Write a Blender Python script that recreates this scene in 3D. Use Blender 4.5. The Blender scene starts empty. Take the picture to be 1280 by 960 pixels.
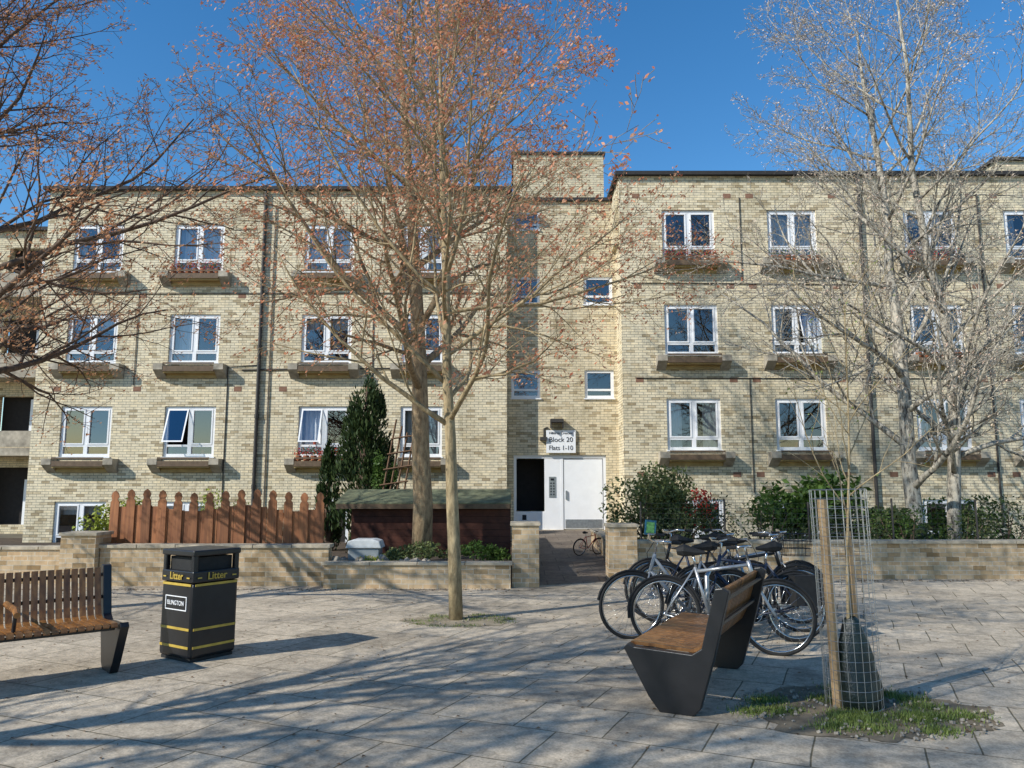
import bpy, math, random
from mathutils import Vector, Matrix, Euler
R = random.Random(7)
scene = bpy.context.scene
COL = scene.collection

# ------------------------------------------------------------------ helpers
def empty(name, loc=(0,0,0)):
    o = bpy.data.objects.new(name, None); COL.objects.link(o); o.empty_display_size=.2
    return o

class MB:
    def __init__(s): s.v=[]; s.f=[]
    def add(s, vs, fs):
        n=len(s.v); s.v.extend([tuple(x) for x in vs]); s.f.extend([tuple(i+n for i in f) for f in fs])
    def box(s, c, size, rot=None):
        hx,hy,hz=[q/2 for q in size]
        vs=[Vector((x,y,z)) for x in(-hx,hx) for y in(-hy,hy) for z in(-hz,hz)]
        if rot is not None: vs=[rot@q for q in vs]
        vs=[q+Vector(c) for q in vs]
        s.add(vs,[(0,1,3,2),(4,6,7,5),(0,4,5,1),(2,3,7,6),(0,2,6,4),(1,5,7,3)])
    def bb(s,x0,x1,y0,y1,z0,z1): s.box(((x0+x1)/2,(y0+y1)/2,(z0+z1)/2),(x1-x0,y1-y0,z1-z0))
    def tube(s, pts, rad, k=6, closed=False, caps=True):
        pts=[Vector(p) for p in pts]; n=len(pts)
        if not isinstance(rad,(list,tuple)): rad=[rad]*n
        base=len(s.v); up=None
        for i,p in enumerate(pts):
            if closed: d=pts[(i+1)%n]-pts[i-1]
            else: d=pts[min(i+1,n-1)]-pts[max(i-1,0)]
            if d.length<1e-9: d=Vector((0,0,1))
            d.normalize()
            if up is None:
                up=Vector((0,0,1)) if abs(d.z)<.9 else Vector((1,0,0))
            a=up-d*up.dot(d)
            if a.length<1e-6: a=d.orthogonal()
            a.normalize(); b=d.cross(a); up=a
            for j in range(k):
                t=2*math.pi*j/k
                q=p+(a*math.cos(t)+b*math.sin(t))*rad[i]
                s.v.append((q.x,q.y,q.z))
        m=n if closed else n-1
        for i in range(m):
            i2=(i+1)%n
            for j in range(k):
                j2=(j+1)%k
                s.f.append((base+i*k+j,base+i*k+j2,base+i2*k+j2,base+i2*k+j))
        if caps and not closed:
            s.f.append(tuple(base+j for j in range(k))[::-1])
            s.f.append(tuple(base+(n-1)*k+j for j in range(k)))
    def prism(s, prof, y0, y1):   # profile in (x,z), extruded in y
        n=len(prof)
        vs=[(x,y0,z) for x,z in prof]+[(x,y1,z) for x,z in prof]
        fs=[tuple(range(n)),tuple(range(2*n-1,n-1,-1))]+[(i,i+n,(i+1)%n+n,(i+1)%n) for i in range(n)]
        s.add(vs,fs)
    def obj(s,name,mat,parent=None,M=None,smooth=False,bevel=0):
        me=bpy.data.meshes.new(name)
        vs=s.v if M is None else [tuple(M@Vector(q)) for q in s.v]
        me.from_pydata(vs,[],s.f); me.update()
        me.materials.append(mat)
        if smooth: me.polygons.foreach_set('use_smooth',[True]*len(me.polygons))
        o=bpy.data.objects.new(name,me); COL.objects.link(o)
        if parent: o.parent=parent
        if bevel:
            b=o.modifiers.new('b','BEVEL'); b.width=bevel; b.segments=2; b.limit_method='ANGLE'
        return o

def nmat(name):
    m=bpy.data.materials.new(name); m.use_nodes=True
    nt=m.node_tree; return m,nt,nt.nodes['Principled BSDF']
def N(nt,t,**kw):
    n=nt.nodes.new(t)
    for k,v in kw.items(): setattr(n,k,v)
    return n
def mixc(nt,fac,a,b,mode='MIX'):
    n=N(nt,'ShaderNodeMix',data_type='RGBA',blend_type=mode)
    for s,v in ((n.inputs[0],fac),(n.inputs[6],a),(n.inputs[7],b)):
        if isinstance(v,bpy.types.NodeSocket): nt.links.new(v,s)
        elif isinstance(v,(int,float)): s.default_value=v
        else: s.default_value=(v[0],v[1],v[2],1)
    return n.outputs[2]
def ramp(nt,src,stops):
    r=N(nt,'ShaderNodeValToRGB'); el=r.color_ramp.elements
    while len(el)<len(stops): el.new(.5)
    for e,(p,c) in zip(el,stops):
        e.position=p; e.color=(c,c,c,1) if isinstance(c,(int,float)) else (c[0],c[1],c[2],1)
    nt.links.new(src,r.inputs[0]); return r.outputs[0]
def noise(nt,scale,detail=4,vec=None,rough=.6):
    n=N(nt,'ShaderNodeTexNoise'); n.inputs['Scale'].default_value=scale; n.inputs['Detail'].default_value=detail
    n.inputs['Roughness'].default_value=rough
    if vec is None:
        tc=N(nt,'ShaderNodeTexCoord'); vec=tc.outputs['Object']
    nt.links.new(vec,n.inputs['Vector']); return n.outputs['Fac']
def bump(nt,b,h,strength,dist):
    n=N(nt,'ShaderNodeBump'); n.inputs['Strength'].default_value=strength; n.inputs['Distance'].default_value=dist
    nt.links.new(h,n.inputs['Height']); nt.links.new(n.outputs[0],b.inputs['Normal'])

def mat(name,col,rough=.6,metal=0,var=.25,scale=8,spec=.4,bmp=.15):
    m,nt,b=nmat(name)
    f=noise(nt,scale,5)
    c=ramp(nt,f,[(.3,1-var),(.7,1+var*.4)])
    out=mixc(nt,1.0,col,c,'MULTIPLY'); nt.links.new(out,b.inputs['Base Color'])
    b.inputs['Roughness'].default_value=rough; b.inputs['Metallic'].default_value=metal
    b.inputs['Specular IOR Level'].default_value=spec
    if bmp: bump(nt,b,noise(nt,scale*6,3),bmp,.01)
    return m

def brickmat(name,c1,c2,mortar,dirt=.5,bw=.225,rh=.075,odd=.55):
    m,nt,b=nmat(name)
    tc=N(nt,'ShaderNodeTexCoord'); sp=N(nt,'ShaderNodeSeparateXYZ'); nt.links.new(tc.outputs['Object'],sp.inputs[0])
    ad=N(nt,'ShaderNodeMath',operation='ADD'); nt.links.new(sp.outputs[0],ad.inputs[0]); nt.links.new(sp.outputs[1],ad.inputs[1])
    cb=N(nt,'ShaderNodeCombineXYZ'); nt.links.new(ad.outputs[0],cb.inputs[0]); nt.links.new(sp.outputs[2],cb.inputs[1])
    br=N(nt,'ShaderNodeTexBrick'); nt.links.new(cb.outputs[0],br.inputs['Vector'])
    br.inputs['Scale'].default_value=1; br.inputs['Brick Width'].default_value=bw; br.inputs['Row Height'].default_value=rh
    br.inputs['Mortar Size'].default_value=.008; br.inputs['Mortar Smooth'].default_value=.2; br.inputs['Bias'].default_value=0
    br.inputs['Color1'].default_value=(*c1,1); br.inputs['Color2'].default_value=(*c2,1); br.inputs['Mortar'].default_value=(*mortar,1)
    br2=N(nt,'ShaderNodeTexBrick'); nt.links.new(cb.outputs[0],br2.inputs['Vector'])
    br2.inputs['Scale'].default_value=1; br2.inputs['Brick Width'].default_value=bw; br2.inputs['Row Height'].default_value=rh
    br2.inputs['Mortar Size'].default_value=0; br2.inputs['Color1'].default_value=(0,0,0,1); br2.inputs['Color2'].default_value=(1,1,1,1); br2.inputs['Bias'].default_value=0
    v1=ramp(nt,br2.outputs[0],[(.0,(.42,.36,.28)),(.12,(.72,.66,.58)),(.3,.95),(.7,1.05),(1.0,(1.25,1.24,1.2))])
    c=mixc(nt,odd,br.outputs[0],mixc(nt,1,br.outputs[0],v1,'MULTIPLY'))
    # large soft weathering and vertical run-off streaks
    mp2=N(nt,'ShaderNodeMapping'); mp2.inputs['Scale'].default_value=(.5,.30,1); nt.links.new(cb.outputs[0],mp2.inputs[0])
    n2=noise(nt,1.5,8,mp2.outputs[0],.75); v2=ramp(nt,n2,[(.32,(1-dirt,1-dirt*1.05,1-dirt*1.2)),(.47,.93),(.6,1.0)])
    c=mixc(nt,.9,c,v2,'MULTIPLY')
    mp3=N(nt,'ShaderNodeMapping'); mp3.inputs['Scale'].default_value=(2.6,.16,1); nt.links.new(cb.outputs[0],mp3.inputs[0])
    n4=noise(nt,1.2,6,mp3.outputs[0],.7); c=mixc(nt,.8,c,ramp(nt,n4,[(.30,1-dirt*.8),(.48,1.0)]),'MULTIPLY')
    n3=noise(nt,9,4,cb.outputs[0],.7); c=mixc(nt,.8,c,ramp(nt,n3,[(.3,.75),(.6,1.06)]),'MULTIPLY')
    nt.links.new(c,b.inputs['Base Color']); b.inputs['Roughness'].default_value=.9; b.inputs['Specular IOR Level'].default_value=.2
    bump(nt,b,c,.6,.02)
    return m

def leafmat(name,c1,c2,trans=.3):
    m,nt,b=nmat(name)
    g=N(nt,'ShaderNodeNewGeometry')
    c=ramp(nt,g.outputs['Random Per Island'],[(0,c1),(1,c2)])
    nt.links.new(c,b.inputs['Base Color']); b.inputs['Roughness'].default_value=.55
    b.inputs['Specular IOR Level'].default_value=.3
    if trans:
        tr=N(nt,'ShaderNodeBsdfTranslucent'); nt.links.new(c,tr.inputs[0])
        mx=N(nt,'ShaderNodeMixShader'); mx.inputs[0].default_value=trans
        nt.links.new(b.outputs[0],mx.inputs[1]); nt.links.new(tr.outputs[0],mx.inputs[2])
        nt.links.new(mx.outputs[0],nt.nodes['Material Output'].inputs[0])
    return m

# ------------------------------------------------------------------ materials
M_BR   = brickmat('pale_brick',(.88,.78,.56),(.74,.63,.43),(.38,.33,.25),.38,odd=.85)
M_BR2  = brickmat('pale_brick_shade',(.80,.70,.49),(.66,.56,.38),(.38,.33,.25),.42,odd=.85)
M_WALL = brickmat('garden_brick',(.68,.53,.34),(.46,.32,.19),(.56,.49,.38),.5,odd=1.0)
M_COP  = mat('coping_stone',(.50,.43,.32),.85,var=.5,scale=5)
M_WHITE= mat('white_paint',(.84,.84,.84),.4,var=.06,scale=3,bmp=.03)
M_CONC = mat('concrete',(.42,.37,.29),.9,var=.5,scale=4)
M_TAN  = mat('tan_soffit',(.46,.33,.14),.8,var=.3,scale=4)
M_DARKW= mat('dark_timber',(.15,.10,.06),.7,var=.4,scale=9)
M_BLACK= mat('black_paint',(.012,.012,.014),.35,var=.3,scale=12,spec=.5,bmp=.05)
M_RUB  = mat('rubber',(.018,.018,.018),.75,var=.3,scale=20)
M_PIPE = mat('dark_pipe',(.05,.045,.04),.6)
M_FELT = mat('roof_edge',(.035,.033,.033),.8)
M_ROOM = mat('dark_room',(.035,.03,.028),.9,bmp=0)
M_STEEL= mat('galvanised',(.45,.45,.44),.4,metal=.8,var=.3,scale=15,bmp=0)
M_CHROME=mat('chrome',(.6,.6,.6),.2,metal=1,var=.1,bmp=0)
M_GOLD = mat('yellow_band',(.52,.36,.06),.5,var=.25,scale=12,bmp=0)
M_SIGNB= mat('black_letter',(.01,.01,.015),.5,var=0,bmp=0)
M_SIGNW= mat('sign_white',(.85,.85,.85),.4,var=.05,bmp=0)
M_TERR = mat('terracotta',(.36,.13,.06),.8,var=.3)
M_VENT = mat('vent_brick',(.26,.14,.09),.9)
M_SHED = mat('shed_brown',(.10,.035,.022),.75,var=.5,scale=6)
M_SHEDR= mat('mossy_felt',(.17,.18,.10),.95,var=.6,scale=5)
M_SOIL = mat('soil',(.085,.06,.04),1,var=.5,scale=5,bmp=.8)
M_BAG  = mat('watering_bag',(.008,.018,.013),.35,var=.5,scale=10,spec=.6,bmp=.6)
M_STAKE= mat('stake_wood',(.42,.28,.15),.8,var=.35,scale=7)
M_ROCK = mat('rock',(.33,.29,.24),.95,var=.5,scale=7,bmp=.5)

def woodmat(name,c1,c2,rough=.5,stretch=(1.5,40,40)):
    m,nt,b=nmat(name)
    tc=N(nt,'ShaderNodeTexCoord'); mp=N(nt,'ShaderNodeMapping'); mp.inputs['Scale'].default_value=stretch
    nt.links.new(tc.outputs['Object'],mp.inputs[0])
    n=noise(nt,1,5,mp.outputs[0]); c=ramp(nt,n,[(.3,c1),(.7,c2)])
    g=N(nt,'ShaderNodeNewGeometry'); rv=ramp(nt,g.outputs['Random Per Island'],[(0,.6),(1,1.2)])
    c=mixc(nt,1,c,rv,'MULTIPLY')
    nt.links.new(c,b.inputs['Base Color']); b.inputs['Roughness'].default_value=rough
    bump(nt,b,n,.2,.004); return m
M_SLAT = woodmat('bench_slats',(.14,.055,.016),(.40,.18,.055),.35,(25,25,6))
M_FENCE= woodmat('fence_wood',(.22,.08,.032),(.42,.17,.065),.7,(30,30,2))

def barkmat(name,c1,c2,lo=.32,hi=.65):
    m,nt,b=nmat(name)
    tc=N(nt,'ShaderNodeTexCoord'); mp=N(nt,'ShaderNodeMapping'); mp.inputs['Scale'].default_value=(9,9,3)
    nt.links.new(tc.outputs['Object'],mp.inputs[0])
    n=noise(nt,1.6,6,mp.outputs[0],.7); c=ramp(nt,n,[(lo,c1),(hi,c2)])
    nt.links.new(c,b.inputs['Base Color']); b.inputs['Roughness'].default_value=.9
    bump(nt,b,n,.8,.03); return m
M_BK1=barkmat('bark_tan',(.15,.11,.055),(.48,.37,.21))
M_BK2=barkmat('bark_warm',(.13,.085,.045),(.46,.33,.19))
M_BK3=barkmat('bark_pale',(.06,.05,.04),(.50,.45,.36),.38,.55)
M_BK4=barkmat('bark_dark',(.05,.032,.022),(.18,.12,.08))
L_OR =leafmat('pinkish_orange_leaf',(.60,.18,.09),(.86,.47,.27),.4)
L_OR2=leafmat('brown_leaf',(.52,.20,.09),(.78,.46,.25),.4)
L_BUD=leafmat('pale_buds',(.46,.30,.22),(.74,.60,.46),0)
L_GR =leafmat('green_leaf',(.035,.085,.015),(.11,.18,.035))
L_GR2=leafmat('olive_leaf',(.06,.09,.03),(.19,.22,.08))
L_DK =leafmat('conifer_leaf',(.014,.035,.012),(.06,.09,.025),.15)
L_YEL=leafmat('lime_leaf',(.20,.25,.03),(.38,.42,.06))
L_GRASS=leafmat('grass_blade',(.10,.15,.03),(.28,.34,.09))
L_RED=leafmat('red_petals',(.5,.02,.02),(.6,.08,.05))
L_WHT=leafmat('pale_petals',(.7,.6,.6),(.8,.75,.72))

def glassmat():
    m,nt,b=nmat('window_glass')
    nt.nodes.remove(b)
    tr=N(nt,'ShaderNodeBsdfTransparent'); tr.inputs[0].default_value=(.80,.84,.86,1)
    gl=N(nt,'ShaderNodeBsdfGlossy'); gl.inputs['Roughness'].default_value=.01; gl.inputs[0].default_value=(.9,.93,1,1)
    lw=N(nt,'ShaderNodeLayerWeight'); lw.inputs[0].default_value=.35
    mr=N(nt,'ShaderNodeMapRange'); mr.inputs[3].default_value=.13; mr.inputs[4].default_value=.9
    nt.links.new(lw.outputs['Fresnel'],mr.inputs[0])
    mx=N(nt,'ShaderNodeMixShader'); nt.links.new(mr.outputs[0],mx.inputs[0])
    nt.links.new(tr.outputs[0],mx.inputs[1]); nt.links.new(gl.outputs[0],mx.inputs[2])
    nt.links.new(mx.outputs[0],nt.nodes['Material Output'].inputs[0]); return m
M_GLASS=glassmat()
M_CUR=[mat('curtain_white',(.78,.78,.78),.9,var=.1,bmp=0),mat('curtain_blue',(.42,.48,.58),.9,var=.2,bmp=0),mat('curtain_cream',(.62,.54,.42),.9,var=.2,bmp=0)]

# ------------------------------------------------------------------ camera, light
cam=bpy.data.cameras.new('camera'); co=bpy.data.objects.new('camera',cam); COL.objects.link(co)
co.location=(0,0,1.6); co.rotation_euler=(math.radians(97.5),0,0)
cam.sensor_width=36; cam.lens=27.06; cam.clip_end=2000; scene.camera=co
EL=math.radians(34); AZ=math.radians(33)
sd=Vector((-math.cos(AZ)*math.cos(EL),-math.sin(AZ)*math.cos(EL),math.sin(EL)))
sl=bpy.data.lights.new('sun','SUN'); sl.energy=5.0; sl.angle=math.radians(.5); sl.color=(1,.965,.89)
so=bpy.data.objects.new('sun',sl); COL.objects.link(so); so.rotation_euler=sd.to_track_quat('Z','Y').to_euler(); so.location=(-20,-10,20)
w=bpy.data.worlds.new('World'); scene.world=w; w.use_nodes=True
bg=w.node_tree.nodes['Background']; bg.inputs[1].default_value=.15
sk=w.node_tree.nodes.new('ShaderNodeTexSky'); sk.sky_type='NISHITA'; sk.sun_disc=False
sk.sun_elevation=EL; sk.sun_rotation=math.atan2(sd.x,sd.y); sk.air_density=1.0; sk.dust_density=.0; sk.ozone_density=1.8
hs=w.node_tree.nodes.new('ShaderNodeHueSaturation'); hs.inputs['Saturation'].default_value=1.34; hs.inputs['Value'].default_value=1.16
w.node_tree.links.new(sk.outputs[0],hs.inputs['Color']); w.node_tree.links.new(hs.outputs[0],bg.inputs[0])
scene.view_settings.view_transform='Standard'; scene.view_settings.look='None'; scene.view_settings.exposure=0

# ------------------------------------------------------------------ ground
g=MB(); g.add([(-300,-300,0),(300,-300,0),(300,300,0),(-300,300,0)],[(0,1,2,3)])
g.obj('ground',mat('earth',(.16,.14,.10),1,var=.4,scale=.6))
def pavemat(name,c1,c2,mort,bw,rh,rot,stain=.42):
    m,nt,b=nmat(name)
    tc=N(nt,'ShaderNodeTexCoord'); mp=N(nt,'ShaderNodeMapping'); mp.inputs['Rotation'].default_value=(0,0,rot)
    nt.links.new(tc.outputs['Object'],mp.inputs[0])
    nz=N(nt,'ShaderNodeTexNoise'); nz.inputs['Scale'].default_value=1.3; nt.links.new(mp.outputs[0],nz.inputs[0])
    vm=N(nt,'ShaderNodeVectorMath',operation='MULTIPLY_ADD'); nt.links.new(nz.outputs['Color'],vm.inputs[0]); vm.inputs[1].default_value=(.04,.04,0); nt.links.new(mp.outputs[0],vm.inputs[2])
    br=N(nt,'ShaderNodeTexBrick'); nt.links.new(vm.outputs[0],br.inputs['Vector'])
    br.inputs['Scale'].default_value=1; br.inputs['Brick Width'].default_value=bw; br.inputs['Row Height'].default_value=rh
    br.inputs['Mortar Size'].default_value=.008; br.inputs['Mortar Smooth'].default_value=.6
    br.inputs['Color1'].default_value=(*c1,1); br.inputs['Color2'].default_value=(*c2,1); br.inputs['Mortar'].default_value=(*mort,1)
    s1=ramp(nt,noise(nt,.8,10,mp.outputs[0],.78),[(.36,1-stain),(.48,.82),(.6,1.0)])
    s2=ramp(nt,noise(nt,9,8,mp.outputs[0],.8),[(.35,.6),(.55,1.04)])
    s3=ramp(nt,noise(nt,60,3,mp.outputs[0],.7),[(.35,.78),(.6,1.08)])
    c=mixc(nt,1,mixc(nt,1,br.outputs[0],s1,'MULTIPLY'),s2,'MULTIPLY'); c=mixc(nt,1,c,s3,'MULTIPLY')
    vo=N(nt,'ShaderNodeTexVoronoi'); vo.inputs['Scale'].default_value=3.5; nt.links.new(mp.outputs[0],vo.inputs['Vector'])
    sp=ramp(nt,vo.outputs['Distance'],[(.05,.6),(.085,1.0)]); c=mixc(nt,.7,c,sp,'MULTIPLY')
    nt.links.new(c,b.inputs['Base Color']); b.inputs['Roughness'].default_value=.8; b.inputs['Specular IOR Level'].default_value=.25
    bump(nt,b,c,.5,.015); return m
M_PAVE=pavemat('paving_slabs',(.70,.59,.44),(.56,.47,.35),(.19,.16,.10),.62,.62,math.radians(24),.5)
p=MB()
p.add([(-60,-20,.004),(60,-20,.004),(60,13.9,.004),(-60,13.9,.004)],[(0,1,2,3)])
p.obj('pavement',M_PAVE)
p=MB(); p.add([(-60,12.9,.008),(0.2,12.9,.008),(.2,13.9,.008),(.2,24,.008),(-60,24,.008)],[(0,1,2,3,4)])
p.add([(1.9,13.92,.008),(60,13.92,.008),(60,24,.008),(1.9,24,.008)],[(0,1,2,3)])
p.obj('garden_soil',M_SOIL)
M_PATH=pavemat('path_slabs',(.27,.22,.17),(.22,.175,.14),(.08,.07,.05),.6,.6,0)
p=MB(); p.add([(.45,12.7,.012),(1.7,13.2,.012),(2.3,22.58,.32),(.75,22.58,.32),(.45,12.7,-.1),(1.7,13.2,-.1),(2.3,22.58,-.1),(.75,22.58,-.1)],[(0,1,2,3),(0,4,5,1),(1,5,6,2),(3,7,4,0)])
p.obj('entrance_path',M_PATH)

# ------------------------------------------------------------------ apartment building
bld=empty('brick_apartment_building')
def wall_holes(mb,x0,x1,z0,z1,y,holes,depth=.16):
    xs=sorted(set([x0,x1]+[h[0] for h in holes]+[h[1] for h in holes])); zs=sorted(set([z0,z1]+[h[2] for h in holes]+[h[3] for h in holes]))
    xs=[x for x in xs if x0<=x<=x1]; zs=[z for z in zs if z0<=z<=z1]
    for i in range(len(xs)-1):
        for j in range(len(zs)-1):
            cx=(xs[i]+xs[i+1])/2; cz=(zs[j]+zs[j+1])/2
            if any(h[0]<cx<h[1] and h[2]<cz<h[3] for h in holes): continue
            mb.add([(xs[i],y,zs[j]),(xs[i+1],y,zs[j]),(xs[i+1],y,zs[j+1]),(xs[i],y,zs[j+1])],[(0,1,2,3)])
    for a,b,c,d in holes:
        e=y+depth
        mb.add([(a,y,c),(b,y,c),(b,y,d),(a,y,d),(a,e,c),(b,e,c),(b,e,d),(a,e,d)],[(0,4,5,1),(1,5,6,2),(2,6,7,3),(3,7,4,0)])
fr=MB(); gls=MB(); room=MB(); curs=[MB(),MB(),MB()]; itA=MB(); itB=MB(); itC=MB()
def pane(x0,x1,z0,z1,y):
    t1=R.uniform(-.02,.02); t2=R.uniform(-.02,.02)
    cx=(x0+x1)/2; cz=(z0+z1)/2
    f=lambda x,z:(x,y+(x-cx)*t1+(z-cz)*t2,z)
    gls.add([f(x0,z0),f(x1,z0),f(x1,z1),f(x0,z1)],[(0,1,2,3)])
def curtain(k,x0,x1,z0,z1,y):
    n=max(4,int((x1-x0)/.03)); vs=[];ph=R.random()*6
    for i in range(n+1):
        x=x0+(x1-x0)*i/n; yy=y+.025*math.sin(i*1.3+ph)+.012*math.sin(i*.7)
        vs+= [(x,yy,z0),(x,yy,z1)]
    curs[k].add(vs,[(2*i,2*i+2,2*i+3,2*i+1) for i in range(n)])
def window(cx,cz,w,h,y,small=False,style=None):
    x0,x1,z0,z1=cx-w/2,cx+w/2,cz-h/2,cz+h/2
    yf=y+.05; t=.085; d=.09
    fr.bb(x0,x0+t,yf,yf+d,z0,z1); fr.bb(x1-t,x1,yf,yf+d,z0,z1)
    fr.bb(x0+t,x1-t,yf,yf+d,z0,z0+t); fr.bb(x0+t,x1-t,yf,yf+d,z1-t,z1)
    fr.bb(x0-.03,x1+.03,y-.05,y+.045,z0-.035,z0-.002)  # sill
    if small:
        fr.bb(x0+t,x1-t,yf+.004,yf+d-.004,z0+h*.3-.03,z0+h*.3+.03)
        pane(x0+t,x1-t,z0+t,z0+h*.3-.03,yf+.05); pane(x0+t,x1-t,z0+h*.3+.03,z1-t,yf+.05)
    else:
        m=cx; fr.bb(m-.055,m+.055,yf+.003,yf+d-.003,z0+t,z1-t)
        zt=z0+h*.22
        for a,b in((x0+t,m-.055),(m+.055,x1-t)):
            fr.bb(a,b,yf+.006,yf+d-.006,zt-.03,zt+.03)
            s=.04 # sash
            op=0
            if R.random()<.12: op=.35
            if op:
                # opened top-hung sash, swung out at the bottom
                zz0,zz1=zt+.03,z1-t; ca,sa=math.cos(op),math.sin(op); hh=zz1-zz0
                def pt(x,dz): return (x,yf-.01-sa*dz,zz1-ca*dz)
                for xa,xb in((a,a+s),(b-s,b)): fr.add([pt(xa,0),pt(xb,0),pt(xb,hh),pt(xa,hh)],[(0,1,2,3)])
                for da,db in((0,s),(hh-s,hh)): fr.add([pt(a+s,da),pt(b-s,da),pt(b-s,db),pt(a+s,db)],[(0,1,2,3)])
                gls.add([pt(a+s,s),pt(b-s,s),pt(b-s,hh-s),pt(a+s,hh-s)],[(0,1,2,3)])
            else:
                fr.bb(a,a+s,yf-.012,yf+.06,zt+.03,z1-t); fr.bb(b-s,b,yf-.012,yf+.06,zt+.03,z1-t)
                fr.bb(a+s,b-s,yf-.012,yf+.06,zt+.03,zt+.03+s); fr.bb(a+s,b-s,yf-.012,yf+.06,z1-t-s,z1-t)
                pane(a+s,b-s,zt+.03+s,z1-t-s,yf+.03)
            pane(a,b,z0+t,zt-.03,yf+.05)
        # things standing on the inside sill
        for _ in range(R.choice([0,1,2,4])):
            x=R.uniform(x0+.15,x1-.15); hh=R.uniform(.15,.42); q=R.uniform(.03,.07)
            R.choice([itA,itB,itC]).tube([(x,y+.19,z0+.05),(x,y+.19,z0+.05+hh*.6),(x,y+.19,z0+.05+hh)],[q*.8,q*.6,q],7)
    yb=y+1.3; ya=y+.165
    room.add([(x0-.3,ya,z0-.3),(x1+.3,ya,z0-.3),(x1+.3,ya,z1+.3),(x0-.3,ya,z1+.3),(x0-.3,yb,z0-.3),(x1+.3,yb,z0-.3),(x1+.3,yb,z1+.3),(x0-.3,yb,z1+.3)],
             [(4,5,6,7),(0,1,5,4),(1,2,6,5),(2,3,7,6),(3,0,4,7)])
    st=style if style is not None else R.choice([0,1,1,1,2,3,4,5,5])
    yc=y+.27
    if st==0: curtain(0,x0,x1,z0,z1,yc)
    elif st==1: curtain(R.choice([0,1]),x0,x0+w*.3,z0,z1,yc); curtain(R.choice([0,1]),x1-w*.3,x1,z0,z1,yc)
    elif st==2: curtain(0,x0,cx-.05,z0,z1,yc)
    elif st==3: curtain(2,x0,x0+w*.18,z0,z1,yc); curtain(2,x1-w*.22,x1,z0,z1,yc); curtain(0,x0,x1,z0,z0+h*.35,yc+.1)
    elif st==4: curtain(0,x0,x1,z1-h*.3,z1,yc)
ledC=MB(); ledW=MB(); ledT=MB(); flr=MB(); flw=MB(); flg=MB(); pots=MB()
def leafq(mb,p,s):
    a=Vector((R.gauss(0,1),R.gauss(0,1),R.gauss(0,1))).normalized(); b=a.orthogonal().normalized(); b=Matrix.Rotation(R.random()*6.28,3,a)@b; c=a.cross(b)
    p=Vector(p); mb.add([p-b*s,p-c*s*.5,p+b*s,p+c*s*.5],[(0,1,2,3)])
def ledge(cx,zb,w,y,kind=0):
    x0,x1=cx-w/2-.27,cx+w/2+.27; zt=zb-.06
    for a in(x0,x1-.27):
        ledC.add([(a,y,zt-.40),(a+.27,y,zt-.40),(a+.27,y,zt),(a,y,zt),(a,y-.34,zt-.17),(a+.27,y-.34,zt-.17),(a+.27,y-.34,zt),(a,y-.34,zt)],
                 [(0,1,5,4),(4,5,6,7),(3,7,6,2),(0,4,7,3),(1,2,6,5)])
    ledT.bb(x0+.27,x1-.27,y-.28,y-.002,zt-.26,zt-.21)
    ledT.bb(x0+.272,x1-.272,y-.07,y-.003,zt-.38,zt-.262)
    ledW.bb(x0+.272,x1-.272,y-.33,y-.285,zt-.22,zt-.07)
    ledW.bb(x0+.272,x1-.272,y-.33,y-.30,zt-.01,zt+.035)
    if kind:
        for i in range(7):
            px=x0+.36+i*(x1-x0-.72)/6
            pots.tube([(px,y-.17,zt-.18),(px,y-.17,zt+.09)],[.06,.09],10)
            for k in range(60):
                leafq(flg if R.random()<.45 else (flr if kind==1 else flw),(px+R.gauss(0,.07),y-.17+R.gauss(0,.06),zt+.12+abs(R.gauss(0,.09))),.033)
W=MB(); W2=MB()
RY=21.5; holesR=[]
for cx,wd in((5.1,1.52),(8.1,1.42),(12.1,1.52),(15.0,1.5),(18.5,1.5),(22,1.5)):
    for r,cz in enumerate((.62,3.3,6.0,8.8)):
        h=1.45 if r else 1.2
        holesR.append((cx-wd/2,cx+wd/2,cz-h/2,cz+h/2))
        window(cx,cz,wd,h,RY)
        if r: ledge(cx,cz-h/2,wd,RY,kind={(5.1,3):1,(8.1,3):2,(12.1,2):2,(12.1,3):1}.get((cx,r),0))
wall_holes(W,3.12,26,-.3,10.55,RY,holesR)
W.add([(3.12,RY,-.3),(3.12,RY,10.55),(3.12,23,10.55),(3.12,23,-.3)],[(0,1,2,3)])
LY=22.0; holesL=[]
for cx,wd in((-12.2,1.46),(-9.23,1.46),(-5.39,1.46),(-2.6,1.2)):
    for r,cz in enumerate((.52,3.13,5.83,8.55)):
        h=1.45 if r else 1.25
        if r==0 and cx==-5.39: continue
        holesL.append((cx-wd/2,cx+wd/2,cz-h/2,cz+h/2)); window(cx,cz,wd,h,LY)
        if r: ledge(cx,cz-h/2,wd,LY,kind=1 if (cx,r) in((-5.39,1),(-9.23,3)) else 0)
holesL.append((-5.45,-4.6,-.3,1.25))
wall_holes(W,-13.75,-.15,-.3,10.3,LY,holesL)
W.add([(-13.75,LY,-.3),(-13.75,LY,10.3),(-13.75,30,10.3),(-13.75,30,-.3)],[(3,2,1,0)])
W.add([(-.15,LY,-.3),(-.15,LY,10.3),(-.15,23,10.3),(-.15,23,-.3)],[(0,1,2,3)])
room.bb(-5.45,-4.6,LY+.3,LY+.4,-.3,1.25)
fr.bb(-5.44,-5.36,LY+.02,LY+.1,-.3,1.24); fr.bb(-4.69,-4.61,LY+.02,LY+.1,-.3,1.24); fr.bb(-5.36,-4.69,LY+.02,LY+.1,1.15,1.24)
CY=22.6; hc=[(-.02,.84,4.15,5.0),(2.15,3.02,4.15,5.0),(-.02,.84,6.98,7.85),(2.15,3.02,6.98,7.85),(-.02,.84,9.3,9.9),(.05,2.75,.32,2.48)]
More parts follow.
